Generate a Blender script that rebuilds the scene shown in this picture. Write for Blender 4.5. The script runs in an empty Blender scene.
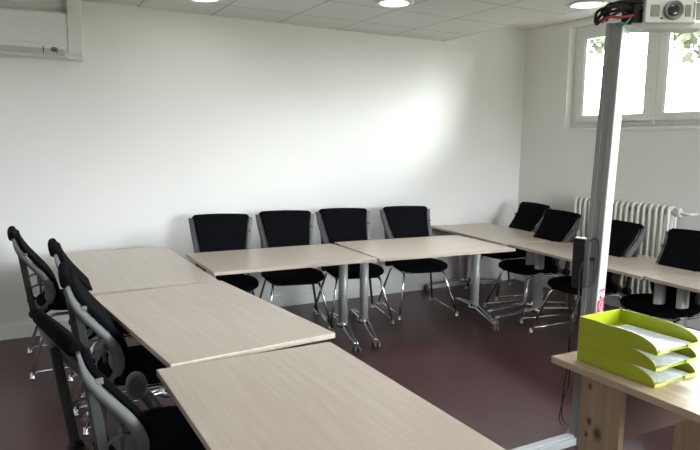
import bpy, bmesh, math, random
from mathutils import Vector, Matrix
random.seed(7)
PI = math.pi
SC = bpy.context.scene
C = SC.collection
SC.view_settings.view_transform = 'Standard'
SC.view_settings.look = 'None'
SC.view_settings.gamma = 1
SC.view_settings.use_curve_mapping = False
SC.view_settings.exposure = 3.17

# ---------------------------------------------------------------- materials
def new_mat(name):
    m = bpy.data.materials.new(name); m.use_nodes = True
    return m, m.node_tree, m.node_tree.nodes['Principled BSDF']

def mat(name, col, rough=.5, metal=0., bump=0., bscale=200., vary=0., vscale=6., coat=0., sheen=0., spec=.5):
    m, nt, b = new_mat(name)
    b.inputs['Base Color'].default_value = (*col, 1)
    b.inputs['Roughness'].default_value = rough
    b.inputs['Metallic'].default_value = metal
    b.inputs['Coat Weight'].default_value = coat
    b.inputs['Sheen Weight'].default_value = sheen
    b.inputs['Specular IOR Level'].default_value = spec
    tc = nt.nodes.new('ShaderNodeTexCoord')
    if bump:
        n = nt.nodes.new('ShaderNodeTexNoise'); n.inputs['Scale'].default_value = bscale
        n.inputs['Detail'].default_value = 3
        nt.links.new(tc.outputs['Object'], n.inputs['Vector'])
        bp = nt.nodes.new('ShaderNodeBump'); bp.inputs['Strength'].default_value = bump
        bp.inputs['Distance'].default_value = .003
        nt.links.new(n.outputs['Fac'], bp.inputs['Height']); nt.links.new(bp.outputs['Normal'], b.inputs['Normal'])
    n2 = nt.nodes.new('ShaderNodeTexNoise'); n2.inputs['Scale'].default_value = vscale
    n2.inputs['Detail'].default_value = 4
    nt.links.new(tc.outputs['Object'], n2.inputs['Vector'])
    mx = nt.nodes.new('ShaderNodeMix'); mx.data_type = 'RGBA'
    v = vary if vary else .03
    mx.inputs['A'].default_value = (*[c*(1-v) for c in col], 1)
    mx.inputs['B'].default_value = (*[min(1, c*(1+v)) for c in col], 1)
    nt.links.new(n2.outputs['Fac'], mx.inputs['Factor'])
    nt.links.new(mx.outputs['Result'], b.inputs['Base Color'])
    return m

def wood(name, ca, cb, stretch=(1.2, 22, 22), rough=.45, knots=False):
    m, nt, b = new_mat(name)
    tc = nt.nodes.new('ShaderNodeTexCoord'); mp = nt.nodes.new('ShaderNodeMapping')
    mp.inputs['Scale'].default_value = stretch
    nt.links.new(tc.outputs['Object'], mp.inputs['Vector'])
    n = nt.nodes.new('ShaderNodeTexNoise'); n.inputs['Scale'].default_value = 2.2
    n.inputs['Detail'].default_value = 8; n.inputs['Roughness'].default_value = .62
    n.inputs['Distortion'].default_value = .6
    nt.links.new(mp.outputs['Vector'], n.inputs['Vector'])
    r = nt.nodes.new('ShaderNodeValToRGB')
    r.color_ramp.elements[0].position = .3; r.color_ramp.elements[0].color = (*ca, 1)
    r.color_ramp.elements[1].position = .7; r.color_ramp.elements[1].color = (*cb, 1)
    nt.links.new(n.outputs['Fac'], r.inputs['Fac'])
    out = r.outputs['Color']
    if knots:
        prev = None
        for (ky, kz, kr) in ((-.177, .50, .011), (-.221, .462, .018), (-.17, .65, .010), (-.165, .437, .008), (-.20, .25, .016), (-1.5, .4, .015)):
            mp2 = nt.nodes.new('ShaderNodeMapping'); mp2.inputs['Location'].default_value = (0, -ky, -kz*.7); mp2.inputs['Scale'].default_value = (0, 1, .7)
            ln = nt.nodes.new('ShaderNodeVectorMath'); ln.operation = 'LENGTH'
            nt.links.new(tc.outputs['Object'], mp2.inputs['Vector']); nt.links.new(mp2.outputs['Vector'], ln.inputs[0])
            dv = nt.nodes.new('ShaderNodeMath'); dv.operation = 'DIVIDE'; dv.inputs[1].default_value = kr*2
            nt.links.new(ln.outputs['Value'], dv.inputs[0])
            if prev is None: prev = dv.outputs[0]
            else:
                mi = nt.nodes.new('ShaderNodeMath'); mi.operation = 'MINIMUM'
                nt.links.new(prev, mi.inputs[0]); nt.links.new(dv.outputs[0], mi.inputs[1]); prev = mi.outputs[0]
        r2 = nt.nodes.new('ShaderNodeValToRGB')
        r2.color_ramp.elements[0].position = .25; r2.color_ramp.elements[0].color = (.12, .07, .04, 1)
        r2.color_ramp.elements[1].position = .8; r2.color_ramp.elements[1].color = (1, 1, 1, 1)
        nt.links.new(prev, r2.inputs['Fac'])
        mx = nt.nodes.new('ShaderNodeMix'); mx.data_type = 'RGBA'; mx.blend_type = 'MULTIPLY'
        mx.inputs['Factor'].default_value = .85
        nt.links.new(out, mx.inputs['A']); nt.links.new(r2.outputs['Color'], mx.inputs['B'])
        out = mx.outputs['Result']
    nt.links.new(out, b.inputs['Base Color'])
    b.inputs['Roughness'].default_value = rough
    bp = nt.nodes.new('ShaderNodeBump'); bp.inputs['Strength'].default_value = .08; bp.inputs['Distance'].default_value = .002
    nt.links.new(n.outputs['Fac'], bp.inputs['Height']); nt.links.new(bp.outputs['Normal'], b.inputs['Normal'])
    return m

def ceiling_mat():
    m, nt, b = new_mat('ceiling_tile')
    tc = nt.nodes.new('ShaderNodeTexCoord'); sx = nt.nodes.new('ShaderNodeSeparateXYZ')
    nt.links.new(tc.outputs['Object'], sx.inputs['Vector'])
    def line(out, off, per, w):
        a = nt.nodes.new('ShaderNodeMath'); a.operation = 'SUBTRACT'; a.inputs[1].default_value = off
        nt.links.new(out, a.inputs[0])
        p = nt.nodes.new('ShaderNodeMath'); p.operation = 'PINGPONG'; p.inputs[1].default_value = per/2
        nt.links.new(a.outputs[0], p.inputs[0])
        l = nt.nodes.new('ShaderNodeMath'); l.operation = 'LESS_THAN'; l.inputs[1].default_value = w
        nt.links.new(p.outputs[0], l.inputs[0]); return l.outputs[0]
    lx = line(sx.outputs['X'], 1.04, .642, .0045); ly = line(sx.outputs['Y'], 4.03, .62, .0045)
    mxm = nt.nodes.new('ShaderNodeMath'); mxm.operation = 'MAXIMUM'
    nt.links.new(lx, mxm.inputs[0]); nt.links.new(ly, mxm.inputs[1])
    n = nt.nodes.new('ShaderNodeTexNoise'); n.inputs['Scale'].default_value = 120; n.inputs['Detail'].default_value = 4
    nt.links.new(tc.outputs['Object'], n.inputs['Vector'])
    r = nt.nodes.new('ShaderNodeValToRGB')
    r.color_ramp.elements[0].color = (.60, .59, .57, 1); r.color_ramp.elements[1].color = (.68, .67, .65, 1)
    nt.links.new(n.outputs['Fac'], r.inputs['Fac'])
    mx = nt.nodes.new('ShaderNodeMix'); mx.data_type = 'RGBA'
    mx.inputs['B'].default_value = (.22, .21, .2, 1)
    nt.links.new(mxm.outputs[0], mx.inputs['Factor']); nt.links.new(r.outputs['Color'], mx.inputs['A'])
    nt.links.new(mx.outputs['Result'], b.inputs['Base Color']); b.inputs['Roughness'].default_value = .9
    bp = nt.nodes.new('ShaderNodeBump'); bp.inputs['Strength'].default_value = .15; bp.inputs['Distance'].default_value = .002
    nt.links.new(n.outputs['Fac'], bp.inputs['Height']); nt.links.new(bp.outputs['Normal'], b.inputs['Normal'])
    return m

def floor_mat():
    m, nt, b = new_mat('floor_vinyl')
    tc = nt.nodes.new('ShaderNodeTexCoord')
    n = nt.nodes.new('ShaderNodeTexNoise'); n.inputs['Scale'].default_value = 2.5; n.inputs['Detail'].default_value = 9
    n.inputs['Roughness'].default_value = .7
    nt.links.new(tc.outputs['Object'], n.inputs['Vector'])
    r = nt.nodes.new('ShaderNodeValToRGB')
    r.color_ramp.elements[0].position = .35; r.color_ramp.elements[0].color = FLOOR_A
    r.color_ramp.elements[1].position = .7; r.color_ramp.elements[1].color = FLOOR_B
    nt.links.new(n.outputs['Fac'], r.inputs['Fac']); nt.links.new(r.outputs['Color'], b.inputs['Base Color'])
    r3 = nt.nodes.new('ShaderNodeMapRange'); r3.inputs['To Min'].default_value = .27; r3.inputs['To Max'].default_value = .42
    nt.links.new(n.outputs['Fac'], r3.inputs['Value']); nt.links.new(r3.outputs['Result'], b.inputs['Roughness'])
    n2 = nt.nodes.new('ShaderNodeTexNoise'); n2.inputs['Scale'].default_value = 9
    nt.links.new(tc.outputs['Object'], n2.inputs['Vector'])
    bp = nt.nodes.new('ShaderNodeBump'); bp.inputs['Strength'].default_value = .12; bp.inputs['Distance'].default_value = .01
    nt.links.new(n2.outputs['Fac'], bp.inputs['Height']); nt.links.new(bp.outputs['Normal'], b.inputs['Normal'])
    return m
FLOOR_A = (.058, .023, .024, 1); FLOOR_B = (.082, .034, .035, 1)

def paper_mat():
    m, nt, b = new_mat('printed_paper')
    tc = nt.nodes.new('ShaderNodeTexCoord'); sx = nt.nodes.new('ShaderNodeSeparateXYZ')
    nt.links.new(tc.outputs['Object'], sx.inputs['Vector'])
    p = nt.nodes.new('ShaderNodeMath'); p.operation = 'PINGPONG'; p.inputs[1].default_value = .007
    nt.links.new(sx.outputs['X'], p.inputs[0])
    l = nt.nodes.new('ShaderNodeMath'); l.operation = 'LESS_THAN'; l.inputs[1].default_value = .0018
    nt.links.new(p.outputs[0], l.inputs[0])
    n = nt.nodes.new('ShaderNodeTexNoise'); n.inputs['Scale'].default_value = 25
    nt.links.new(tc.outputs['Object'], n.inputs['Vector'])
    g = nt.nodes.new('ShaderNodeMath'); g.operation = 'GREATER_THAN'; g.inputs[1].default_value = .46
    nt.links.new(n.outputs['Fac'], g.inputs[0])
    mu = nt.nodes.new('ShaderNodeMath'); mu.operation = 'MULTIPLY'
    nt.links.new(l.outputs[0], mu.inputs[0]); nt.links.new(g.outputs[0], mu.inputs[1])
    mx = nt.nodes.new('ShaderNodeMix'); mx.data_type = 'RGBA'
    mx.inputs['A'].default_value = (.84, .86, .92, 1); mx.inputs['B'].default_value = (.38, .39, .44, 1)
    nt.links.new(mu.outputs[0], mx.inputs['Factor']); nt.links.new(mx.outputs['Result'], b.inputs['Base Color'])
    b.inputs['Roughness'].default_value = .7
    return m

def emit_mat(name, col, s):
    m, nt, b = new_mat(name)
    b.inputs['Base Color'].default_value = (.8, .8, .8, 1)
    b.inputs['Emission Color'].default_value = (*col, 1); b.inputs['Emission Strength'].default_value = s
    return m

def glass_mat():
    m = bpy.data.materials.new('window_glass'); m.use_nodes = True; nt = m.node_tree
    for n in list(nt.nodes): nt.nodes.remove(n)
    o = nt.nodes.new('ShaderNodeOutputMaterial'); t = nt.nodes.new('ShaderNodeBsdfTransparent')
    t.inputs['Color'].default_value = (.95, .97, .95, 1)
    g = nt.nodes.new('ShaderNodeBsdfGlossy'); g.inputs['Roughness'].default_value = .05
    f = nt.nodes.new('ShaderNodeFresnel'); f.inputs['IOR'].default_value = 1.4
    mx = nt.nodes.new('ShaderNodeMixShader')
    nt.links.new(f.outputs[0], mx.inputs[0]); nt.links.new(t.outputs[0], mx.inputs[1]); nt.links.new(g.outputs[0], mx.inputs[2])
    nt.links.new(mx.outputs[0], o.inputs[0])
    return m

WALL = mat('wall_paint', (.73, .705, .69), .85, bump=.12, bscale=90, vary=.02, vscale=1.5)
WHITE = mat('white_lacquer', (.72, .72, .69), .4, bump=.02)
CEIL = ceiling_mat(); FLOOR = floor_mat()
TOPW = wood('pale_oak_laminate', (.46, .38, .315), (.55, .465, .39), stretch=(1.0, 16, 16), rough=.28)
TOPE = wood('pale_oak_edge', (.40, .335, .26), (.47, .40, .315), stretch=(1.0, 16, 16), rough=.5)
DESKW = wood('desk_laminate', (.40, .29, .19), (.54, .42, .30), stretch=(14, 1.0, 14), rough=.4)
PINE = wood('knotty_wood', (.34, .235, .14), (.46, .34, .22), stretch=(9, 9, .9), rough=.55, knots=True)
PANELB = mat('brown_panel', (.10, .055, .04), .5, vary=.1)
CHROME = mat('chrome', (.72, .72, .73), .16, metal=1, vary=.02)
ALU = mat('brushed_silver', (.56, .56, .56), .38, metal=.35, bump=.03)
SILVER = mat('silver_plastic', (.125, .125, .125), .65, metal=.0, spec=.3)
DGREY = mat('dark_grey_plastic', (.030, .031, .032), .45, bump=.05)
MGREY = mat('mid_grey_plastic', (.085, .087, .086), .42, bump=.05)
BLACKF = mat('black_fabric', (.0035, .0035, .005), .95, bump=.2, bscale=700, spec=.06)
BLACKP = mat('black_plastic', (.005, .005, .006), .5, spec=.3)
RUBBER = mat('black_rubber', (.015, .015, .015), .7)
LIME = mat('lime_plastic', (.36, .41, .012), .35, vary=.03)
LIMEL = mat('lime_label', (.50, .55, .12), .4)
PAPER = paper_mat()
PLAINP = mat('white_paper', (.82, .84, .88), .7)
CREAM = mat('radiator_enamel', (.66, .645, .59), .4, vary=.03)
ACW = mat('ac_plastic', (.66, .645, .63), .45)
ACG = mat('ac_grey_plastic', (.42, .42, .42), .5)
PILG = mat('anodised_aluminium', (.22, .22, .215), .42, metal=.35, bump=.03)
PILW = mat('white_coated_metal', (.50, .52, .54), .4)
PROJ = mat('projector_shell', (.66, .665, .66), .45)
VENT = mat('vent_mesh', (.25, .24, .22), .6, vary=.4, vscale=150)
LENS = mat('lens_ring', (.22, .22, .21), .3, metal=.4)
LGLASS = mat('lens_glass', (.02, .02, .025), .05, coat=1)
REDC = mat('red_cable_sheath', (.35, .02, .03), .45)
GREENC = mat('green_cable_sheath', (.02, .16, .11), .45)
STKR = mat('sticker_red', (.50, .02, .06), .5)
STKP = mat('sticker_pink', (.72, .05, .17), .5)
STKW = mat('sticker_white', (.78, .74, .74), .5)
LIGHT = emit_mat('downlight_diffuser', (1, .985, .96), 2.2)
GLASS = glass_mat()
GRASS = mat('lawn', (.09, .10, .06), .9, vary=.4, vscale=8)
LEAF = mat('tree_foliage', (.040, .047, .020), .8, vary=.5, vscale=5)
BARK = mat('tree_bark', (.10, .08, .05), .9, vary=.3)

# ---------------------------------------------------------------- geometry helpers
class MB:
    def __init__(s): s.bm = bmesh.new()
    def box(s, lo, hi, bev=0., rot=None, seg=2, mi=0):
        cx = [(a+b)/2 for a, b in zip(lo, hi)]; sz = [abs(b-a) for a, b in zip(lo, hi)]
        t = bmesh.new(); bmesh.ops.create_cube(t, size=1)
        bmesh.ops.scale(t, vec=sz, verts=t.verts)
        if bev: bmesh.ops.bevel(t, geom=list(t.edges), offset=bev, segments=seg, affect='EDGES', profile=.6)
        if rot is not None: bmesh.ops.transform(t, matrix=rot, verts=t.verts)
        bmesh.ops.translate(t, vec=cx, verts=t.verts)
        s._add(t, mi); return s
    def _add(s, t, mi=0, smooth=False):
        mp = {}
        for v in t.verts: mp[v] = s.bm.verts.new(v.co)
        for f in t.faces:
            try:
                g = s.bm.faces.new([mp[v] for v in f.verts]); g.material_index = mi; g.smooth = smooth or f.smooth
            except ValueError: pass
        t.free()
    def grid(s, rows, closed_u=False, closed_v=False, cap=False, smooth=True, mi=0):
        R_ = [[s.bm.verts.new(p) for p in r] for r in rows]
        n = len(R_); m = len(R_[0])
        for i in range(n if closed_v else n-1):
            for j in range(m if closed_u else m-1):
                a, b, c, d = R_[i][j], R_[i][(j+1) % m], R_[(i+1) % n][(j+1) % m], R_[(i+1) % n][j]
                f = s.bm.faces.new((a, b, c, d)); f.smooth = smooth; f.material_index = mi
        if cap:
            for r in (R_[0][::-1], R_[-1]):
                f = s.bm.faces.new(r); f.material_index = mi
        return s
    def tube(s, pts, r, seg=10, closed=False, ry=None, taper=None, mi=0, up=None):
        pts = [Vector(p) for p in pts]; n = len(pts)
        def tan(i):
            if closed: return (pts[(i+1) % n]-pts[i-1]).normalized()
            a = pts[max(i-1, 0)]; b = pts[min(i+1, n-1)]; return (b-a).normalized()
        t = tan(0); u = Vector(up) if up else (Vector((0, 0, 1)) if abs(t.z) < .9 else Vector((1, 0, 0)))
        u = (u - t*u.dot(t)).normalized(); rows = []
        for i in range(n):
            t = tan(i); u = (u - t*u.dot(t)).normalized(); w = t.cross(u)
            rr = r*(taper[i] if taper else 1); r2 = (ry if ry else r)*(taper[i] if taper else 1)
            rows.append([pts[i]+u*math.cos(a)*rr+w*math.sin(a)*r2 for a in [2*PI*k/seg for k in range(seg)]])
        return s.grid(rows, closed_u=True, closed_v=closed, cap=not closed, mi=mi)
    def bar(s, pts, hx, hy, up=(1, 0, 0), mi=0, scale=None):
        """rectangular section swept along pts; hx half size along 'up', hy along the other"""
        pts = [Vector(p) for p in pts]; n = len(pts); rows = []
        for i in range(n):
            t = (pts[min(i+1, n-1)]-pts[max(i-1, 0)]).normalized(); u = Vector(up); u = (u-t*u.dot(t)).normalized(); w = t.cross(u)
            a = hx*(scale[i][0] if scale else 1); b = hy*(scale[i][1] if scale else 1); c = min(a, b)*.35
            sec = [(a, b-c), (a-c, b), (-a+c, b), (-a, b-c), (-a, -b+c), (-a+c, -b), (a-c, -b), (a, -b+c)]
            rows.append([pts[i]+u*p+w*q for p, q in sec])
        return s.grid(rows, closed_u=True, cap=True, smooth=False, mi=mi)
    def cyl(s, a, b, r, r2=None, seg=16, mi=0):
        a = Vector(a); b = Vector(b); return s.tube([a, b], r, seg, taper=[1, (r2 if r2 is not None else r)/r], mi=mi)
    def lathe(s, prof, origin=(0, 0, 0), axis='Z', seg=20, mi=0):
        rows = []; o = Vector(origin)
        for rad, h in prof:
            row = []
            for k in range(seg):
                a = 2*PI*k/seg; x, y = rad*math.cos(a), rad*math.sin(a)
                row.append(o + (Vector((x, y, h)) if axis == 'Z' else Vector((h, x, y)) if axis == 'X' else Vector((x, h, y))))
            rows.append(row)
        return s.grid(rows, closed_u=True, cap=True, mi=mi)
    def build(s, name, m, parent=None, loc=None, rotz=None, **props):
        bmesh.ops.recalc_face_normals(s.bm, faces=s.bm.faces)
        me = bpy.data.meshes.new(name); s.bm.to_mesh(me); s.bm.free()
        for k in (m if isinstance(m, (list, tuple)) else [m]): me.materials.append(k)
        o = bpy.data.objects.new(name, me); C.objects.link(o)
        if parent is not None: o.parent = parent
        if loc: o.location = loc
        if rotz is not None: o.rotation_euler = (0, 0, rotz)
        for k, v in props.items(): o[k] = v
        return o

def fillet(pts, r, n=5, closed=False):
    pts = [Vector(p) for p in pts]; out = []; N = len(pts)
    for i in range(N):
        if not closed and i in (0, N-1): out.append(pts[i]); continue
        p, a, b = pts[i], pts[i-1], pts[(i+1) % N]
        da, db = (a-p), (b-p); rr = min(r, da.length*.45, db.length*.45)
        A = p+da.normalized()*rr; B = p+db.normalized()*rr
        for k in range(n+1):
            t = k/n; out.append(A*(1-t)**2+p*2*t*(1-t)+B*t*t)
    return out

def smooth_pts(pts, sub=4):
    pts = [Vector(p) for p in pts]; out = []
    for i in range(len(pts)-1):
        p0, p1, p2, p3 = pts[max(i-1, 0)], pts[i], pts[i+1], pts[min(i+2, len(pts)-1)]
        for k in range(sub):
            t = k/sub
            out.append(.5*((2*p1)+(p2-p0)*t+(2*p0-5*p1+4*p2-p3)*t*t+(-p0+3*p1-3*p2+p3)*t**3))
    out.append(pts[-1]); return out

def thing(name, label, cat, loc=(0, 0, 0), rotz=0, group=None):
    o = bpy.data.objects.new(name, None); C.objects.link(o); o.empty_display_size = .1
    o.location = loc; o.rotation_euler = (0, 0, rotz); o['label'] = label; o['category'] = cat
    if group: o['group'] = group
    return o
def tag(o, label, cat, group=None):
    o['label'] = label; o['category'] = cat
    if group: o['group'] = group
    return o
def dup(root, loc, rotz, label, group=None):
    r = root.copy(); C.objects.link(r); r.location = loc; r.rotation_euler = (0, 0, rotz); r['label'] = label
    if group: r['group'] = group
    for ch in list(root.children):
        c = ch.copy(); C.objects.link(c); c.parent = r
        for g in list(ch.children):
            d = g.copy(); C.objects.link(d); d.parent = c
    return r
def struct(mb, name, m, parent=None):
    o = mb.build(name, m, parent)
    if parent is None: o['kind'] = 'structure'
    return o

# ---------------------------------------------------------------- room
YB, XR, XL, YF = 5.75, 5.52, -1.7, -3.0
HD, HC, XD = 2.79, 3.03, 4.31          # tiled ceiling, upper ceiling, edge of the tiled ceiling
struct(MB().box((XL-.2, YF-.2, -.1), (XR+.3, YB+.2, 0)), 'floor', FLOOR)
struct(MB().box((XL-.2, YB, 0), (XR+.3, YB+.2, HC)), 'wall_back', WALL)
struct(MB().box((XL-.2, YF, 0), (XL, YB, HC)), 'wall_left', WALL)
FX0, FX1, FZ0, FZ1 = 2.1, 5.2, .95, 2.55      # unseen window behind the camera, added for fill light
struct(MB().box((XL-.2, YF-.2, 0), (FX0, YF, HC)).box((FX1, YF-.2, 0), (XR+.3, YF, HC)).box((FX0, YF-.2, 0), (FX1, YF, FZ0)).box((FX0, YF-.2, FZ1), (FX1, YF, HC)), 'wall_front', WALL)
fm = MB()
for x_ in (FX0, FX0+1.0, FX0+2.0, FX1-.06): fm.box((x_, YF-.14, FZ0), (x_+.06, YF-.08, FZ1))
for z_ in (FZ0, FZ1-.06): fm.box((FX0+.06, YF-.135, z_), (FX1-.06, YF-.085, z_+.06))
w3 = struct(fm, 'window_3', WHITE)
MB().box((FX0+.05, YF-.115, FZ0+.05), (FX1-.05, YF-.108, FZ1-.05)).build('window_pane', GLASS, w3)  # pane of the added fill window
struct(MB().box((XL-.2, YF-.2, HC), (XR+.3, YB+.2, HC+.15)), 'ceiling', WALL)
struct(MB().box((XL, YF, HD), (XD, YB, HC)), 'ceiling', CEIL)
wins = [(1.99, 5.08), (-1.6, 1.0)]
WZ0, WZ1 = 1.86, 2.96
w = MB()
ys = [YF] + [v for a, b in sorted(wins) for v in (a, b)] + [YB]
w.box((XR, YF, 0), (XR+.3, YB, WZ0)); w.box((XR, YF, WZ1), (XR+.3, YB, HC))
for i in range(0, len(ys), 2): w.box((XR, ys[i], WZ0), (XR+.3, ys[i+1], WZ1))
struct(w, 'wall_right', WALL)
for i, (a, b) in enumerate(wins):
    fx = XR+.10; f = MB(); fw = .07
    f.box((fx, a+fw, WZ0), (fx+.07, b-fw, WZ0+fw)); f.box((fx, a+fw, WZ1-fw), (fx+.07, b-fw, WZ1))
    f.box((fx, a, WZ0), (fx+.07, a+fw, WZ1)); f.box((fx, b-fw, WZ0), (fx+.07, b, WZ1))
    nc = 3 if i == 0 else 2
    ms = [a+(b-a)*k/nc for k in range(1, nc)]
    for m_ in ms: f.box((fx-.026, m_-.026, WZ0+.02), (fx+.07, m_+.026, WZ1-.02), .004)
    win = struct(f, 'window_%d' % (i+1), WHITE)
    es = [a+fw-.028]+ms+[b-fw+.028]
    for (p, q) in [(es[k]+.028, es[k+1]-.028) for k in range(nc)]:
        s = MB(); sw = .075; x0, x1 = fx-.02, fx+.04; z0, z1 = WZ0+fw-.005, WZ1-fw+.005
        p2, q2 = p, q
        s.box((x0, p2+sw, z0), (x1, q2-sw, z0+sw)); s.box((x0, p2+sw, z1-sw), (x1, q2-sw, z1))
        s.box((x0, p2, z0), (x1, p2+sw, z1)); s.box((x0, q2-sw, z0), (x1, q2, z1))
        s.box((x0+.014, p2+sw, z0+sw), (x1-.008, p2+sw+.018, z1-sw)); s.box((x0+.014, q2-sw-.018, z0+sw), (x1-.008, q2-sw, z1-sw))
        sa = s.build('window_sash', WHITE, win)
        MB().box((fx+.012, p2+sw-.004, z0+sw-.004), (fx+.018, q2-sw+.004, z1-sw+.004)).build('window_pane', GLASS, sa)
    h = MB().box((fx-.032, m_+.032, 2.16), (fx-.018, m_+.058, 2.24), .003)
    h.tube(fillet([(fx-.02, m_+.045, 2.2), (fx-.06, m_+.045, 2.2), (fx-.06, m_+.045, 2.10)], .015), .008)
    h.build('window_handle', WHITE, win)
    struct(MB().box((XR-.012, a-.03, WZ0-.03), (XR+.11, b+.02, WZ0), .004), 'trim_%d' % (i+1), WHITE)
struct(MB().box((XL, YB-.016, 0), (XR, YB, .115), .004), 'baseboard_back', WHITE)
struct(MB().box((XR-.016, YF, 0), (XR, YB-.016, .115), .004), 'baseboard_right', WHITE)
struct(MB().box((XL, YF, 0), (XL+.016, YB-.016, .115), .004), 'baseboard_left', WHITE)

# ---------------------------------------------------------------- outside
g = MB()
gr = []
for i in range(30):
    gr.append([(XR+.32+i*1.2, -18+j*2, 1.2+min(i*.05, .8)+.1*math.sin(i*1.3+j)) for j in range(28)])
g.grid(gr); o = g.build('lawn', GRASS); tag(o, 'green lawn bank rising outside the windows', 'lawn'); o['kind'] = 'stuff'
def tree(x, y, z, r, h, label):
    t = thing('tree', label, 'tree', (x, y, z), 0, 'trees outside the windows')
    MB().tube(smooth_pts([(0, 0, 0), (.08, .05, h*.4), (-.05, .1, h*.75), (0, 0, h*1.05)], 3), .16, 10, taper=[1-.05*k for k in range(10)]).build('trunk', BARK, t)
    f = MB(); rn = random.Random(int(x*10+y*7))
    for k in range(420):
        a = rn.random()*2*PI; c_ = rn.uniform(-1, 1); q = rn.random()**.4
        p = Vector((math.cos(a)*math.sqrt(1-c_*c_)*r*q, math.sin(a)*math.sqrt(1-c_*c_)*r*q, h+r*.8*c_*q))
        sz = rn.uniform(.1, .26)
        n = Vector((rn.uniform(-1, 1), rn.uniform(-1, 1), rn.uniform(-.3, 1))).normalized(); u = n.orthogonal().normalized(); v = n.cross(u)
        L_ = [p+u*sz, p+u*sz*.3+v*sz*.5+n*.03, p-u*sz*.6+v*sz*.35, p-u*sz, p-u*sz*.4-v*sz*.45-n*.03, p+u*sz*.5-v*sz*.4]
        vs = [f.bm.verts.new(z_) for z_ in L_]; f.bm.faces.new(vs)
    f.build('foliage', LEAF, t)
tree(15.5, 9.6, 2.0, 1.5, 2.9, 'leafy tree outside, seen through the right casement of the window')
tree(15, 13.6, 2.0, 1.1, 3.1, 'leafy tree outside, seen at the upper left of the window')

# ---------------------------------------------------------------- tables
def table(label, cx, cy, rot, L, W, foot_rot=0, leg_off=0., z=.74, ends=(1, 1), grp='flip-top meeting tables in the U', inset=.09):
    """L along local x"""
    t = thing('meeting_table', label, 'table', (cx, cy, 0), rot, grp)
    top = MB().box((-L/2, -W/2, z-.025), (L/2, W/2, z), .0025).build('tabletop', TOPW, t)
    MB().box((-L/2+.25, -.03, z-.065), (L/2-.25, .03, z-.025), .004).build('crossbeam', ALU, t)
    for sx, on in ((-1, ends[0]), (1, ends[1])):
        x = sx*(L/2-inset)
        lo_ = leg_off
        c = MB().tube([(x, lo_, .12), (x, lo_, z-.05)], .036, 16, ry=.05, taper=[1, 1.0], up=(1, 0, 0))
        col = c.build('leg', ALU, t)
        MB().box((x-.05, -W*.36, z-.05), (x+.05, W*.36, z-.026), .006).build('mounting_plate', DGREY, t)
        f = MB(); f.lathe([(.02, .075), (.052, .08), (.056, .10), (.046, .13), (.036, .135)], (x, lo_, 0))
        ft = f.build('foot', CHROME, t)
        for sy in (-1, 1):
            a = foot_rot; rr = .48 if L > 0 else 0
            ex, ey = x-math.sin(a)*sy*-1*-rr, sy*rr*math.cos(a)
            for off in (-.022, .022):
                arm = MB().tube(smooth_pts([(x+off, lo_+sy*.03, .115), (x+off+(ex-x)*.5, lo_+ey*.5, .095), (ex+off*.5, lo_+ey, .068)], 4), .0095, 8)
                arm.build('foot_arm', CHROME, t)
            ey += lo_; k = MB().cyl((ex, ey, .075), (ex, ey, .05), .014)
            for o_ in (-.018, .018):
                k.lathe([(.006, -.010), (.027, -.009), (.030, -.004), (.030, .004), (.027, .009), (.006, .010)], (ex+o_, ey, .031), 'X')
            k.build('castor', MGREY, t)
    return t
A = table('pale wood meeting table in the back left corner of the U', .779, 4.72, math.radians(90.6), 1.53, .80)
B = table('pale wood meeting table on the left, between corner table and nearest table', .869, 3.22, math.radians(96.3), 1.36, .81, z=.745)
Ct = table('nearest pale wood meeting table, running off the bottom of the photo', .885, 1.815, math.radians(90.6), 1.36, .79, z=.738)
D = table('left pale wood meeting table of the two along the back wall chairs', 1.903, 4.64, math.radians(-.5), 1.334, .83, foot_rot=-.25)
Et = table('right pale wood meeting table of the two along the back wall chairs', 3.30, 4.62, math.radians(-3), 1.385, .90, foot_rot=-.25)
Fr = table('pale wood meeting table in the far right corner of the U', 4.53, 5.03, math.radians(84), 1.36, .79, foot_rot=0, z=.738)
G = table('pale wood meeting table on the right side, passing behind the post', 4.39, 3.555, math.radians(84), 1.51, .74, leg_off=.08, inset=.075)
H = table('pale wood meeting table on the right side, cut by the right edge of the photo', 4.26, 2.105, math.radians(85), 1.36, .74, z=.743, leg_off=.06, inset=.075)

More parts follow.
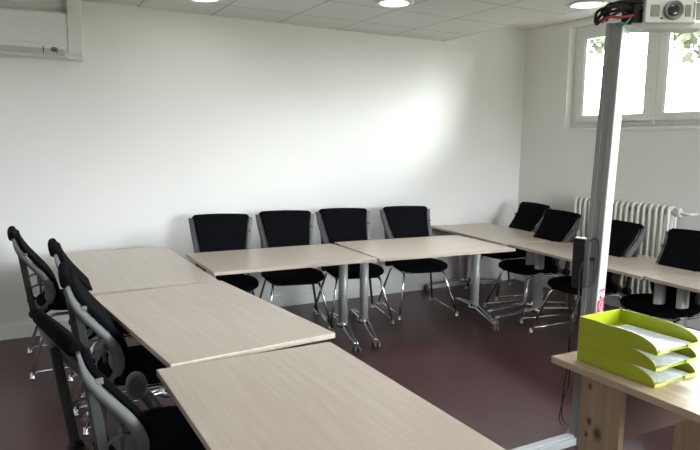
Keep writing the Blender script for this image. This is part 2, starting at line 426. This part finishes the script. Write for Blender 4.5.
# ---------------------------------------------------------------- chairs
BACK = smooth_pts([(0, -.36, .985), (0, -.338, .92), (0, -.295, .85), (0, -.24, .78), (0, -.175, .70), (0, -.13, .62), (0, -.122, .55), (0, -.15, .49), (0, -.215, .445)], 3)
def bw(z, top, mid, bot):   # half width by height
    if z > .72: return mid+(top-mid)*(z-.72)/(.985-.72)
    return bot+(mid-bot)*(z-.445)/(.72-.445)
def make_chair():
    t = thing('meeting_chair', '', 'chair')
    # seat: padded, rounded plan, bowl-shaped underside
    s = MB(); rows = []
    for sc, z in ((.02, .428), (.35, .43), (.7, .437), (.9, .452), (.99, .472), (1.0, .488), (.965, .502), (.85, .508), (.5, .503), (.02, .498)):
        row = []
        for k in range(36):
            a = 2*PI*k/36; ca, sa = math.cos(a), math.sin(a); e = 2/3.0
            x = .27*abs(ca)**e*(1 if ca > 0 else -1); y = .255*abs(sa)**e*(1 if sa > 0 else -1)
            if y < 0: x *= 1-.12*(-y/.255)
            row.append((x*sc, y*sc+.02, z-(.018*max(0, y*sc/.255)**2)))
        rows.append(row)
    s.grid(rows, closed_u=True, cap=True).build('seat', BLACKF, t)
    # back pad with rolled top
    p = MB(); rows = []
    n = len(BACK); th = .016
    prof = []
    for i in range(n):
        tg = (BACK[min(i+1, n-1)]-BACK[max(i-1, 0)]).normalized(); nm = Vector((0, -tg.z, tg.y))
        if nm.y < 0: nm = -nm
        prof.append((BACK[i], nm))
    ring = [(b+m*(.034 if i > 0 else .02), b.z) for i, (b, m) in enumerate(prof)] + [(b+m*.008, b.z) for b, m in prof[::-1]]
    for u in (-1, -.985, -.95, -.8, -.5, 0, .5, .8, .95, .985, 1):
        sh = {1: .3, .985: .75, .95: .95}.get(abs(u), 1)
        row = []
        for q, z in ring:
            cen = q; wv = bw(z, .238, .19, .16)
            b0 = min(BACK, key=lambda v: abs(v.z-z))
            yy = b0.y+.018+(q.y-b0.y-.018)*sh
            row.append((u*wv, yy, q.z+.008*(1-u*u) if z > .95 else q.z))
        rows.append(row)
    p.grid(rows, closed_u=True, cap=True)
    pad = p.build('back_pad', BLACKF, t)
    r = MB(); pts = [(-.245, -.362, .982)]+[(u*.245, -.366-.006*(1-u*u), .988+.008*(1-u*u)) for u in (-.9, -.5, 0, .5, .9)]+[(.245, -.362, .982)]
    r.tube(pts, .026, 12, taper=[.6, 1, 1, 1, 1, 1, .6]); r.build('head_roll', BLACKF, pad)
    # silver side frames
    for sx in (-1, 1):
        f = MB(); rows = []
        for i, (b, m) in enumerate(prof):
            z = b.z; wo = bw(z, .282, .240, .195); wi = bw(z, .236, .190, .155)
            dp = .008 + .018*max(0, min(1, (.97-z)/.10)) + .026*max(0, 1-abs(z-.58)/.16)
            base = b+m*.006
            o1 = Vector((sx*wo, base.y-.012, base.z)); i1 = Vector((sx*wi, base.y, base.z))
            o2 = o1-m*dp; i2 = i1-m*.008
            rows.append([i1, (o1+i1)/2+m*.004, o1, o2, (o2+i2)/2, i2])
        f.grid(rows, closed_u=True, cap=True).build('side_frame', SILVER, t)
        # rear strut
        f = MB().bar([(sx*.215, -.262, .44), (sx*.218, -.285, .60), (sx*.235, -.322, .865)], .014, .019)
        st = f.build('rear_strut', DGREY, t)
        MB().cyl((sx*.235, -.335, .868), (sx*.25, -.285, .872), .011).build('strut_pin', SILVER, st)
        k = MB().lathe([(.012, -.03), (.030, -.026), (.034, 0), (.030, .026), (.012, .03)], (sx*.215, -.262, .445), 'X', 16)
        k.build('tilt_joint', BLACKP, st)
        # lumbar adjuster hooks
        f = MB()
        for zz in (.62,):
            f.tube(smooth_pts([(sx*.216, -.285, zz-.01), (sx*.205, -.25, zz+.02), (sx*.19, -.20, zz+.022), (sx*.175, -.155, zz+.005)], 3), .007, 8)
        f.cyl((sx*.185, -.21, .575), (sx*.185, -.21, .675), .008)
        f.build('lumbar_hook', MGREY, t)
        # leg loop (sled)
        path = fillet([(sx*.30, -.29, .045), (sx*.215, -.17, .425), (sx*.205, .17, .425), (sx*.295, .30, .045)], .05, 5)
        l = MB().tube(path, .0115, 10); lp = l.build('leg_frame', CHROME, t)
        MB().tube([(sx*.297, -.285, .05), (sx*.293, .295, .05)], .009, 8).build('runner', CHROME, lp)
        for yy in (-.293, .303):
            gl = MB().lathe([(.010, .001), (.019, .003), (.019, .016), (.012, .024), (.012, .05)], (sx*.299, yy, 0))
            gl.build('glide', RUBBER if False else CHROME, lp)
    # gray lumbar shell behind the pad
    s = MB(); rows = []
    for u in [-1+.2*k for k in range(11)]:
        row = []
        sub = [(b, m) for b, m in prof if b.z < .80]
        for b, m in sub: row.append((u*bw(b.z, .2, .185, .16), b.y+.004, b.z))
        for b, m in sub[::-1]: row.append((u*bw(b.z, .2, .185, .16)*.98, b.y-.010-.05*(1-u*u*.6)*max(0, 1-abs(b.z-.57)/.2), b.z))
        rows.append(row)
    s.grid(rows, closed_u=True, cap=True).build('lumbar_shell', MGREY, t)
    MB().box((-.215, -.285, .425), (.215, -.235, .455), .008).build('seat_bracket', BLACKP, t)
    MB().tube([(-.21, .15, .425), (.21, .15, .425)], .011, 8).build('seat_bar', CHROME, t)
    return t
chair = make_chair(); used = [False]
def place(top_x, top_y, yaw_deg, label, grp, back=.365):
    """(top_x, top_y): middle of the top edge; yaw_deg: direction the chair faces, 0 = +y, clockwise"""
    a = -math.radians(yaw_deg)
    fx, fy = math.sin(math.radians(yaw_deg)), math.cos(math.radians(yaw_deg))
    loc = (top_x+fx*back, top_y+fy*back, 0)
    if not used[0]:
        used[0] = True; chair.location = loc; chair.rotation_euler = (0, 0, a); chair['label'] = label; chair['group'] = grp; return chair
    return dup(chair, loc, a, label, grp)
gb = 'meeting chairs in front of the back wall'
place(1.63, 5.36, 192, 'leftmost of the four black and silver meeting chairs by the back wall', gb)
place(2.27, 5.42, 192, 'second from the left of the four black meeting chairs by the back wall', gb)
place(2.89, 5.42, 192, 'third from the left of the four black meeting chairs by the back wall', gb)
place(3.60, 5.38, 192, 'rightmost of the four black and silver meeting chairs by the back wall', gb)
gr_ = 'meeting chairs along the right side of the U'
place(5.20, 5.15, 277, 'black and silver meeting chair in the far right corner of the room', gr_)
place(4.84, 4.41, 277, 'black meeting chair left of the post, nearer than the corner chair', gr_)
place(4.67, 3.62, 272, 'black meeting chair just right of the post, in front of the radiator', gr_)
place(4.68, 2.90, 270, 'black meeting chair at the right edge, its back below the radiator valve', gr_)
place(4.80, 2.20, 262, 'black chair cut by the right edge, only its seat showing past table legs', gr_)
gl_ = 'meeting chairs along the left side of the U'
place(.0, 4.97, 90, 'meeting chair seen side-on at far left, farthest of the left row', gl_)
place(.22, 4.22, 92, 'meeting chair in the left row, second from the back wall, beside the corner table', gl_)
place(.22, 3.33, 93, 'meeting chair in the left row, third from the back wall, black pad showing', gl_)
near = place(.115, 2.33, 80, 'nearest meeting chair at lower left, with a dark grey oval armrest', gl_)
ar = MB(); ar.tube(smooth_pts([(-.25, .10, .40), (-.285, .10, .46), (-.30, .07, .53), (-.30, .02, .59)], 4), .014, 10, ry=.028)
arm = ar.build('armrest', DGREY, near)
op = MB(); rows = []
for h, s_ in ((-.018, .6), (-.012, .92), (0, 1), (.012, .92), (.018, .6)):
    rows.append([(-.30+.6*(.045*s_*math.cos(2*PI*k/24))+h, +.015+.8*(.048*s_*math.cos(2*PI*k/24))-h*.6, .605+.065*s_*math.sin(2*PI*k/24)) for k in range(24)])
op.grid(rows, closed_u=True, cap=True).build('armrest_pad', MGREY, arm)

# ---------------------------------------------------------------- radiator
rx = 5.40
ra = thing('radiator', 'cream cast iron column radiator under the window on the right wall', 'radiator', (rx, 4.2, 0))
y0, y1, N = -.58, .50, 18
for k in range(N):
    y = y0+(y1-y0)*k/(N-1); s = MB()
    loop = fillet([(-.052, y, .20), (.052, y, .20), (.052, y, 1.11), (-.052, y, 1.11)], .05, 5, closed=True)
    s.tube(loop, .017, 8, closed=True, ry=.019, up=(0, 1, 0))
    s.tube([(0, y, .19), (0, y, 1.12)], .017, 8)
    if k < N-1:
        yn = y0+(y1-y0)*(k+1)/(N-1)
        for z in (.24, 1.06): s.cyl((0, y, z), (0, yn, z), .024, seg=10)
    if k in (1, N-2): s.cyl((-.03, y, 0), (-.03, y, .2), .02); s.cyl((.04, y, 0), (.04, y, .2), .02)
    s.build('radiator_section', CREAM, ra)
v = MB().cyl((0, y0, 1.06), (0, y0-.05, 1.06), .022).cyl((0, y0-.05, 1.06), (0, y0-.09, 1.06), .03).lathe([(.012, 0), (.024, .005), (.026, .03), (.016, .05)], (0, y0-.07, 1.06))
v.build('valve', CREAM, ra)
MB().tube(fillet([(0, y0-.09, 1.06), (0, y0-.17, 1.06), (.09, y0-.17, 1.06), (.115, y0-.17, 1.06)], .03), .013).build('pipe', CREAM, ra)
MB().tube(fillet([(0, y0, .24), (0, y0-.10, .24), (.0, y0-.10, .0)], .03), .013).build('pipe', CREAM, ra)

# ---------------------------------------------------------------- air conditioner
ac = thing('air_conditioner', 'white wall-mounted air conditioner at the top left of the back wall', 'air conditioner', (-.02, YB, 2.30))
b = MB(); rows = []
prof = [(0, 0.02), (-.10, 0.0), (-.19, .01), (-.215, .06), (-.22, .16), (-.22, .27), (-.212, .335), (-.19, .345), (0, .345)]
for x in (-.62, -.61, .465, .475):
    s_ = 1 if abs(x) not in (.47, .62) else .985
    rows.append([(x, y*s_, z) for y, z in prof])
b.grid(rows, closed_u=True, cap=True, smooth=False).build('housing', ACW, ac)
MB().box((-.60, -.224, .095), (.46, -.214, .325), .004).build('front_panel', ACW, ac)
MB().box((-.60, -.2145, .012), (.455, -.190, .088), .003).build('air_flap', ACG, ac)
MB().box((.298, -.2165, .022), (.305, -.213, .075)).build('flap_mark', BLACKP, ac)
lg = MB()
for (p, q) in (((.365, .040), (.395, .040)), ((.395, .040), (.402, .052)), ((.402, .052), (.395, .066)), ((.395, .066), (.365, .066)), ((.365, .066), (.357, .052)), ((.357, .052), (.365, .040))):
    lg.cyl((p[0], -.2165, p[1]), (q[0], -.2165, q[1]), .0035, seg=6)
lg.box((.367, -.2175, .047), (.392, -.214, .058)); lg.box((.392, -.2175, .026), (.405, -.214, .031))
lg.build('logo', DGREY, ac)
tr = MB().box((.485, -.12, .02), (.60, -.002, .486), .012).box((.44, -.12, .0), (.60, -.002, .045), .008)
tag(tr.build('pipe_duct', ACW, None, (-.02, YB, 2.30)), 'white plastic pipe duct running up to the ceiling beside the air conditioner', 'duct')

# ---------------------------------------------------------------- downlights
for (x, y, lab) in ((2.80, 4.42, 'round recessed ceiling light in the middle of the top edge'),
                    (4.13, 3.64, 'round recessed ceiling light at the tiled ceiling edge near the window'),
                    (1.42, 5.08, 'round recessed ceiling light nearest the air conditioner')) + tuple(
                    (x_, y_, 'added round ceiling light out of view, evening the light over the near room') for x_, y_ in
                    ((.1, 3.0), (1.42, 2.2), (2.8, 1.6), (4.13, .9), (-.6, .4), (1.42, -.6), (2.8, -1.4), (4.13, -2.2))):  # unseen lights, added to even out the room's light
    d = thing('ceiling_light', lab, 'ceiling light', (x, y, HD), 0, 'recessed round ceiling lights')
    MB().lathe([(.115, 0), (.118, -.012), (.135, -.016), (.155, -.008), (.158, 0)], seg=32).build('trim_ring', ALU, d)
    MB().lathe([(.002, -.004), (.116, -.006), (.116, .0), (.002, .0)], seg=32).build('diffuser', LIGHT, d)

# ---------------------------------------------------------------- pillar stand
PB = Vector((2.768, 2.303, 0)); PRZ = math.radians(20)
stand = thing('pillar_stand', 'tall silver and white metal post standing on a floor rail behind the desk', 'post', PB, PRZ)
lean = Matrix.Rotation(-PRZ, 3, 'Z') @ Vector((.0155, -.0185, 1))
tilt = Vector((0, 0, 1)).rotation_difference(lean).to_matrix().to_4x4()
hs = .041; hx = .052; HT = 2.285
p = MB()
p.box((-hx, -hs+.004, 0), (hx, hs, HT), .002)
p.box((-hx-.007, .018, 0), (-hx+.002, hs, HT), .001)
p.box((-hx-.004, -hs+.004, 0), (-hx+.002, -.012, HT), .001)
po = p.build('post', PILG, stand); po.matrix_local = tilt
fp = MB().box((-hx-.004, -hs-.002, 0), (hx+.002, -hs+.006, HT), .002).build('front_face', PILW, stand); fp.matrix_local = tilt
rl = MB().box((-1.0, -.03, .0), (.35, .035, .045), .006).box((-1.0, -.018, .04), (-.05, .022, .056), .004).build('floor_rail', PILW, stand)
rl.rotation_euler = (0, 0, -PRZ)
MB().box((-.07, -.055, 0), (.07, .06, .06), .006).build('base_bracket', PILG, stand)
stand_inv = (Matrix.Translation(PB) @ Matrix.Rotation(PRZ, 4, 'Z')).inverted()
def on_post(x, y, z):     # a point given in the post's own frame -> world
    return (Matrix.Translation(PB) @ Matrix.Rotation(PRZ, 4, 'Z') @ tilt @ Vector((x, y, z)))
# stickers
o = MB().box((-.050, -hs-.0035, .835), (.048, -hs-.0015, .895)); 
sk = o.build('sticker', STKW); sk.matrix_world = Matrix.Translation(PB) @ Matrix.Rotation(PRZ, 4, 'Z') @ tilt
tag(sk, 'upper small white sticker with pink bars on the white side of the post', 'sticker')
MB().box((-.042, -hs-.0045, .878), (.042, -hs-.003, .892)).box((-.042, -hs-.0045, .868), (.042, -hs-.003, .873)).build('pink_print', STKP, sk)
f = MB().lathe([(.012, -hs-.0046), (.012, -hs-.003)], (-.018, 0, .850), 'Y', 14).box((-.006, -hs-.0046, .838), (.030, -hs-.003, .844)); f.build('dark_print', DGREY, sk)
o = MB().box((-.048, -hs-.0035, .765), (.046, -hs-.0015, .833))
sk = o.build('sticker', STKR); sk.matrix_world = Matrix.Translation(PB) @ Matrix.Rotation(PRZ, 4, 'Z') @ tilt
tag(sk, 'lower small red sticker with a round face on the white side of the post', 'sticker')
f = MB()
for k in range(24):
    a, b_ = 2*PI*k/24, 2*PI*(k+1)/24
    f.cyl((.002+.024*math.cos(a), -hs-.0042, .798+.026*math.sin(a)), (.002+.024*math.cos(b_), -hs-.0042, .798+.026*math.sin(b_)), .0022, seg=5)
for k in range(6):
    a, b_ = PI*1.15+PI*.7*k/6, PI*1.15+PI*.7*(k+1)/6
    f.cyl((.002+.013*math.cos(a), -hs-.0042, .798+.013*math.sin(a)), (.002+.013*math.cos(b_), -hs-.0042, .798+.013*math.sin(b_)), .002, seg=5)
f.lathe([(.003, -hs-.0046), (.003, -hs-.003)], (-.007, 0, .805), 'Y', 8); f.lathe([(.003, -hs-.0046), (.003, -hs-.003)], (.011, 0, .805), 'Y', 8)
f.build('face_print', STKW, sk)

# black box on the post with its cables
cb = on_post(-.175, .02, .915)
bx_ = thing('control_box', 'slim upright black box fixed to the left side of the post', 'box', cb, PRZ)
MB().box((-.028, -.032, .0), (.025, .032, .265), .006).build('housing', BLACKP, bx_)
MB().box((-.026, -.026, .262), (.006, .026, .269), .002).build('top_plate', ALU, bx_)
MB().box((.025, -.03, .02), (.06, .03, .25), .004).build('rear_cover', DGREY, bx_)
MB().cyl((.03, 0, .14), (.125, -.02, .14), .009).build('mounting_arm', BLACKP, bx_)
for k in range(5): pass
rib = MB()
rib.box((-.0298, -.026, .03), (-.028, .026, .034)).box((-.0298, -.026, .235), (-.028, .026, .239))
rib.build('trim_line', BLACKP, bx_)
def cable(pts, label, m=BLACKP, r=.0035, grp=None):
    o = MB().tube(smooth_pts(pts, 5), r, 8).build('cable', m); tag(o, label, 'cable', grp); return o
q = on_post
cable([q(-.14, .0, 1.16), q(-.11, -.03, 1.18), q(-.085, -.035, 1.12), q(-.085, -.035, 1.0), q(-.11, -.03, .93), q(-.145, .0, .92)], 'black cable loop between the black box and the post')
cable([q(-.205, .0, 1.02), q(-.225, -.01, 1.06), q(-.235, 0, 1.0), q(-.225, 0, .90), q(-.255, .0, .75), q(-.275, -.0, .6), q(-.24, -.0, .42), q(-.16, .05, .30), q(-.02, .12, .1), (PB.x+.04, PB.y+.16, .012)], 'thin black cable hanging to the floor, left of the black box')
cable([q(-.18, .02, .915), q(-.18, .01, .86), q(-.24, .02, .75), q(-.20, .03, .5), q(-.10, .08, .3), q(.02, .12, .1), (PB.x+.08, PB.y+.16, .012)], 'thin black cable hanging from underneath the black box to the floor')

# ---------------------------------------------------------------- projector
PZ = 2.315
top = on_post(0, 0, HT)
arm = Matrix.Translation(top) @ Matrix.Rotation(math.radians(-32), 4, 'Z')
ap = MB().box((-.01, -.045, .0), (.42, .085, .018), .004).box((.05, -.045, .0), (.42, -.037, .03), .003).build('arm_plate', PROJ, stand); ap.matrix_local = stand_inv @ Matrix.Translation((0, 0, -.027)) @ arm
pj = thing('projector', 'white projector with a round lens facing left, on the arm at the top right', 'projector', (top.x+.19, top.y-.11, top.z-.008), math.radians(-32))
body = MB().box((-.125, -.10, .0), (.125, .12, .125), .010, seg=3).build('housing', PROJ, pj)
lx = .01
MB().lathe([(.002, -.105), (.030, -.106), (.038, -.120), (.044, -.122), (.047, -.118), (.047, -.098), (.002, -.098)], (lx, 0, .060), 'Y', 28).build('lens_ring', LENS, pj)
MB().lathe([(.001, -.108), (.02, -.110), (.028, -.107), (.028, -.104), (.001, -.104)], (lx, 0, .060), 'Y', 24).build('lens', LGLASS, pj)
MB().box((-.100, -.103, .03), (-.055, -.098, .088), .003).build('vent', VENT, pj)
MB().box((.068, -.103, .03), (.098, -.098, .088), .003).build('vent', VENT, pj)
MB().box((.110, -.103, .02), (.117, -.098, .10), .001).build('vent', VENT, pj)
MB().box((-.128, -.05, .03), (-.123, .0, .085), .002).build('vent', VENT, pj)
MB().lathe([(.005, -.1035), (.005, -.098)], (-.045, 0, .022), 'Y', 12).build('sensor', BLACKP, pj)
MB().box((-.06, -.05, .125), (.05, .06, .135), .003).build('focus_dial', DGREY, pj)
bun = thing('cable_bundle', 'tangle of black, red and green cables on top of the post', 'cable bundle', (top.x, top.y, top.z))
rn = random.Random(3)
ux = Vector((.70, -.714, 0))   # across the view, to the right
dpth = Vector((.714, .70, 0))
def bp_(a, b, z): return tuple(ux*a+dpth*b+Vector((0, 0, z)))
for k in range(9):
    a0 = .12+rn.uniform(-.02, .02); z0 = .05+rn.uniform(-.03, .05)
    e = -.13+rn.uniform(-.01, .07); m_ = [BLACKP]*9
    MB().tube(smooth_pts([bp_(a0, -.03, z0), bp_(.05, -.05+rn.uniform(-.02, .03), z0+rn.uniform(-.02, .04)), bp_(-.04, -.06+rn.uniform(-.02, .02), .05+rn.uniform(-.02, .05)), bp_(-.10+rn.uniform(-.01, .04), -.05, .04+rn.uniform(-.03, .04)), bp_(e, -.04, .0+rn.uniform(-.02, .05))], 5), .0075, 8).build('cable', BLACKP, bun)
MB().tube(smooth_pts([bp_(.06, -.07, .03), bp_(.0, -.085, .02), bp_(-.05, -.08, .025), bp_(-.09, -.075, .0)], 5), .0065, 8).build('red_cable', REDC, bun, label='red cable')
MB().tube(smooth_pts([bp_(.05, -.07, .02), bp_(.03, -.08, -.005), bp_(.0, -.08, -.02), bp_(-.02, -.075, -.01)], 5), .005, 8).build('green_cable', GREENC, bun, label='green cable')
MB().box((-.01, -.10, .0), (.075, -.02, .085), .008).build('connector_block', BLACKP, bun)

# ---------------------------------------------------------------- desk
DZ = .74
dk = thing('desk', 'light wood desk in the right foreground carrying the lime trays', 'desk', (2.055, 1.89, 0), 0)
MB().box((0, -1.75, DZ-.03), (.97, 0, DZ), .003).build('desktop', DESKW, dk)
for yy in (-.325, -1.64):
    MB().box((.055, yy, 0), (.085, yy+.20, DZ-.03), .002).build('side_panel', PINE, dk)
    MB().box((.91, yy if yy < -1 else -.185, 0), (.94, yy+.20 if yy < -1 else -.01, DZ-.03), .002).build('side_panel', PINE, dk)
MB().box((.088, -.21, .385), (.908, -.19, DZ-.031), .002).build('back_panel', PANELB, dk)

# ---------------------------------------------------------------- letter trays
TW, TD, TH = .272, .37, .064
tb = Vector((2.118, 1.805)); ta = math.radians(2)
def tray_mesh():
    """origin at the back left corner; x = width, y = towards the open front (negative)"""
    m = MB(); e = .003
    m.box((0, -TD*.97, 0), (TW, 0, .004), .001)
    m.box((0, -e, 0), (TW, 0, TH), .001)
    for x in (0, TW-e):
        pts = [(0, 0), (0, TH)]+[(-TD*(.60+.38*math.sin(PI/2*k/8)), TH-(TH-.012)*(1-math.cos(PI/2*k/8))) for k in range(9)]+[(-TD*.98, 0)]
        v1 = [m.bm.verts.new((x, y, z)) for y, z in pts]; v2 = [m.bm.verts.new((x+e, y, z)) for y, z in pts]
        m.bm.faces.new(v1); m.bm.faces.new(v2[::-1])
        for i in range(len(pts)): m.bm.faces.new((v1[i], v2[i], v2[(i+1) % len(pts)], v1[(i+1) % len(pts)]))
    return m
names = ('bottom', 'middle', 'top')
for k in range(3):
    t = thing('letter_tray', 'lime green letter tray with papers, %s of the stack of three on the desk' % names[k], 'letter tray', (tb.x, tb.y, DZ+.0005+k*(TH+.0006)), ta, 'stack of lime letter trays')
    tray_mesh().build('tray_body', LIME, t)
    for x in (.0, TW-.075):
        MB().box((x, -TD*.985, .0), (x+.075, -TD*.97, .014), .002).build('front_lip', LIME, t)
        MB().box((x+.01, -TD*.99, .002), (x+.065, -TD*.984, .0125), .001).build('label_holder', LIMEL, t)
    for j in range(2):
        yaw = ta+math.radians((-1.5, 2, -2)[k]+j*2.5)
        a = Matrix.Rotation(ta, 3, 'Z') @ Vector((TW/2+.004*j, -TD*.515-.008*j, 0))
        pm = MB(); rows = []
        for i in range(9):
            s_ = -.15+.30*i/8
            rows.append([(s_, r_, .002*math.sin(i)+.016*max(0, (i-5)/3)**2*0) for r_ in (-.195, -.1, 0, .1, .195)])
        pm.box((-.105, -.158, 0), (.105, .139, .0035 if j == 0 else .0012), .0003)
        o = pm.build('paper', PAPER if j else PLAINP, None, (tb.x+a.x, tb.y+a.y, DZ+k*(TH+.0006)+.0055+j*.0045), yaw)
        tag(o, '%s white sheets in the %s lime tray' % (('lower pile of', 'upper printed')[j], names[k]), 'paper', 'papers in the lime trays')
pn = MB().cyl((0, 0, .006), (.13, .02, .006), .005).cyl((.10, .0154, .006), (.132, .0203, .006), .006)
tag(pn.build('pen', BLACKP, None, (2.43, 1.44, DZ)), 'dark pen lying on the desk right of the trays, at the photo edge', 'pen')

# ---------------------------------------------------------------- light
wd = bpy.data.worlds.new('World'); SC.world = wd; wd.use_nodes = True; nt = wd.node_tree
bg = nt.nodes['Background']
tc = nt.nodes.new('ShaderNodeTexCoord'); sx = nt.nodes.new('ShaderNodeSeparateXYZ')
nt.links.new(tc.outputs['Generated'], sx.inputs['Vector'])
rp = nt.nodes.new('ShaderNodeValToRGB')
rp.color_ramp.elements[0].position = 0; rp.color_ramp.elements[0].color = (.90, .90, .84, 1)
rp.color_ramp.elements[0].color = (.13, .15, .10, 1)
for q_, c_ in ((.10, (.26, .29, .24, 1)), (.22, (.70, .75, .78, 1)), (.6, (1.15, 1.22, 1.35, 1))):
    e_ = rp.color_ramp.elements.new(q_); e_.color = c_
rp.color_ramp.elements[-1].position = 1.0; rp.color_ramp.elements[1].color = (1.15, 1.22, 1.35, 1)
nt.links.new(sx.outputs['Z'], rp.inputs['Fac']); nt.links.new(rp.outputs['Color'], bg.inputs['Color'])
bg.inputs['Strength'].default_value = 5.0
for a, b in wins:
    l = bpy.data.lights.new('window_daylight', 'AREA'); l.shape = 'RECTANGLE'; l.size = b-a; l.size_y = WZ1-WZ0
    l.cycles.is_portal = True
    o = bpy.data.objects.new('window_daylight', l); C.objects.link(o)
    o.location = (XR+.32, (a+b)/2, (WZ0+WZ1)/2)
    o.rotation_euler = Matrix(((0, 0, 1), (1, 0, 0), (0, 1, 0))).to_euler()   # -Z towards -x
    for ax, row in ():
        pass
sl = bpy.data.lights.new('hazy_sun', 'SUN'); sl.energy = .36; sl.angle = math.radians(13); sl.color = (.95, .98, 1.0)
so = bpy.data.objects.new('hazy_sun', sl); C.objects.link(so)
so.rotation_euler = Vector((-.89, .60, -.30)).to_track_quat('-Z', 'Y').to_euler(); so.location = (16, -3, 5)
l = bpy.data.lights.new('window_daylight', 'AREA'); l.shape = 'RECTANGLE'; l.size = FX1-FX0; l.size_y = FZ1-FZ0  # portal for the added fill window behind the camera
l.cycles.is_portal = True
o = bpy.data.objects.new('window_daylight', l); C.objects.link(o); o.location = ((FX0+FX1)/2, YF-.22, (FZ0+FZ1)/2)
o.rotation_euler = (math.radians(90), 0, 0)
SC.cycles.use_denoising = True
SC.cycles.max_bounces = 10; SC.cycles.diffuse_bounces = 6
SC.cycles.sample_clamp_indirect = 8

# ---------------------------------------------------------------- camera
F, yaw, pitch, roll, Hc = 622.7586, .5011538, .129703, .01484016, 1.6525877
fwd = Vector((math.sin(yaw)*math.cos(pitch), math.cos(yaw)*math.cos(pitch), -math.sin(pitch)))
rgt = Vector((math.cos(yaw), -math.sin(yaw), 0)); up = rgt.cross(fwd)
r2 = rgt*math.cos(roll)+up*math.sin(roll); u2 = -rgt*math.sin(roll)+up*math.cos(roll)
cd = bpy.data.cameras.new('camera'); cam = bpy.data.objects.new('camera', cd); C.objects.link(cam)
cd.sensor_width = 36; cd.lens = 36*F/700; cd.clip_start = .05; cd.clip_end = 200
M_ = Matrix(((r2.x, u2.x, -fwd.x, 0), (r2.y, u2.y, -fwd.y, 0), (r2.z, u2.z, -fwd.z, Hc), (0, 0, 0, 1)))
cam.matrix_world = M_
SC.camera = cam
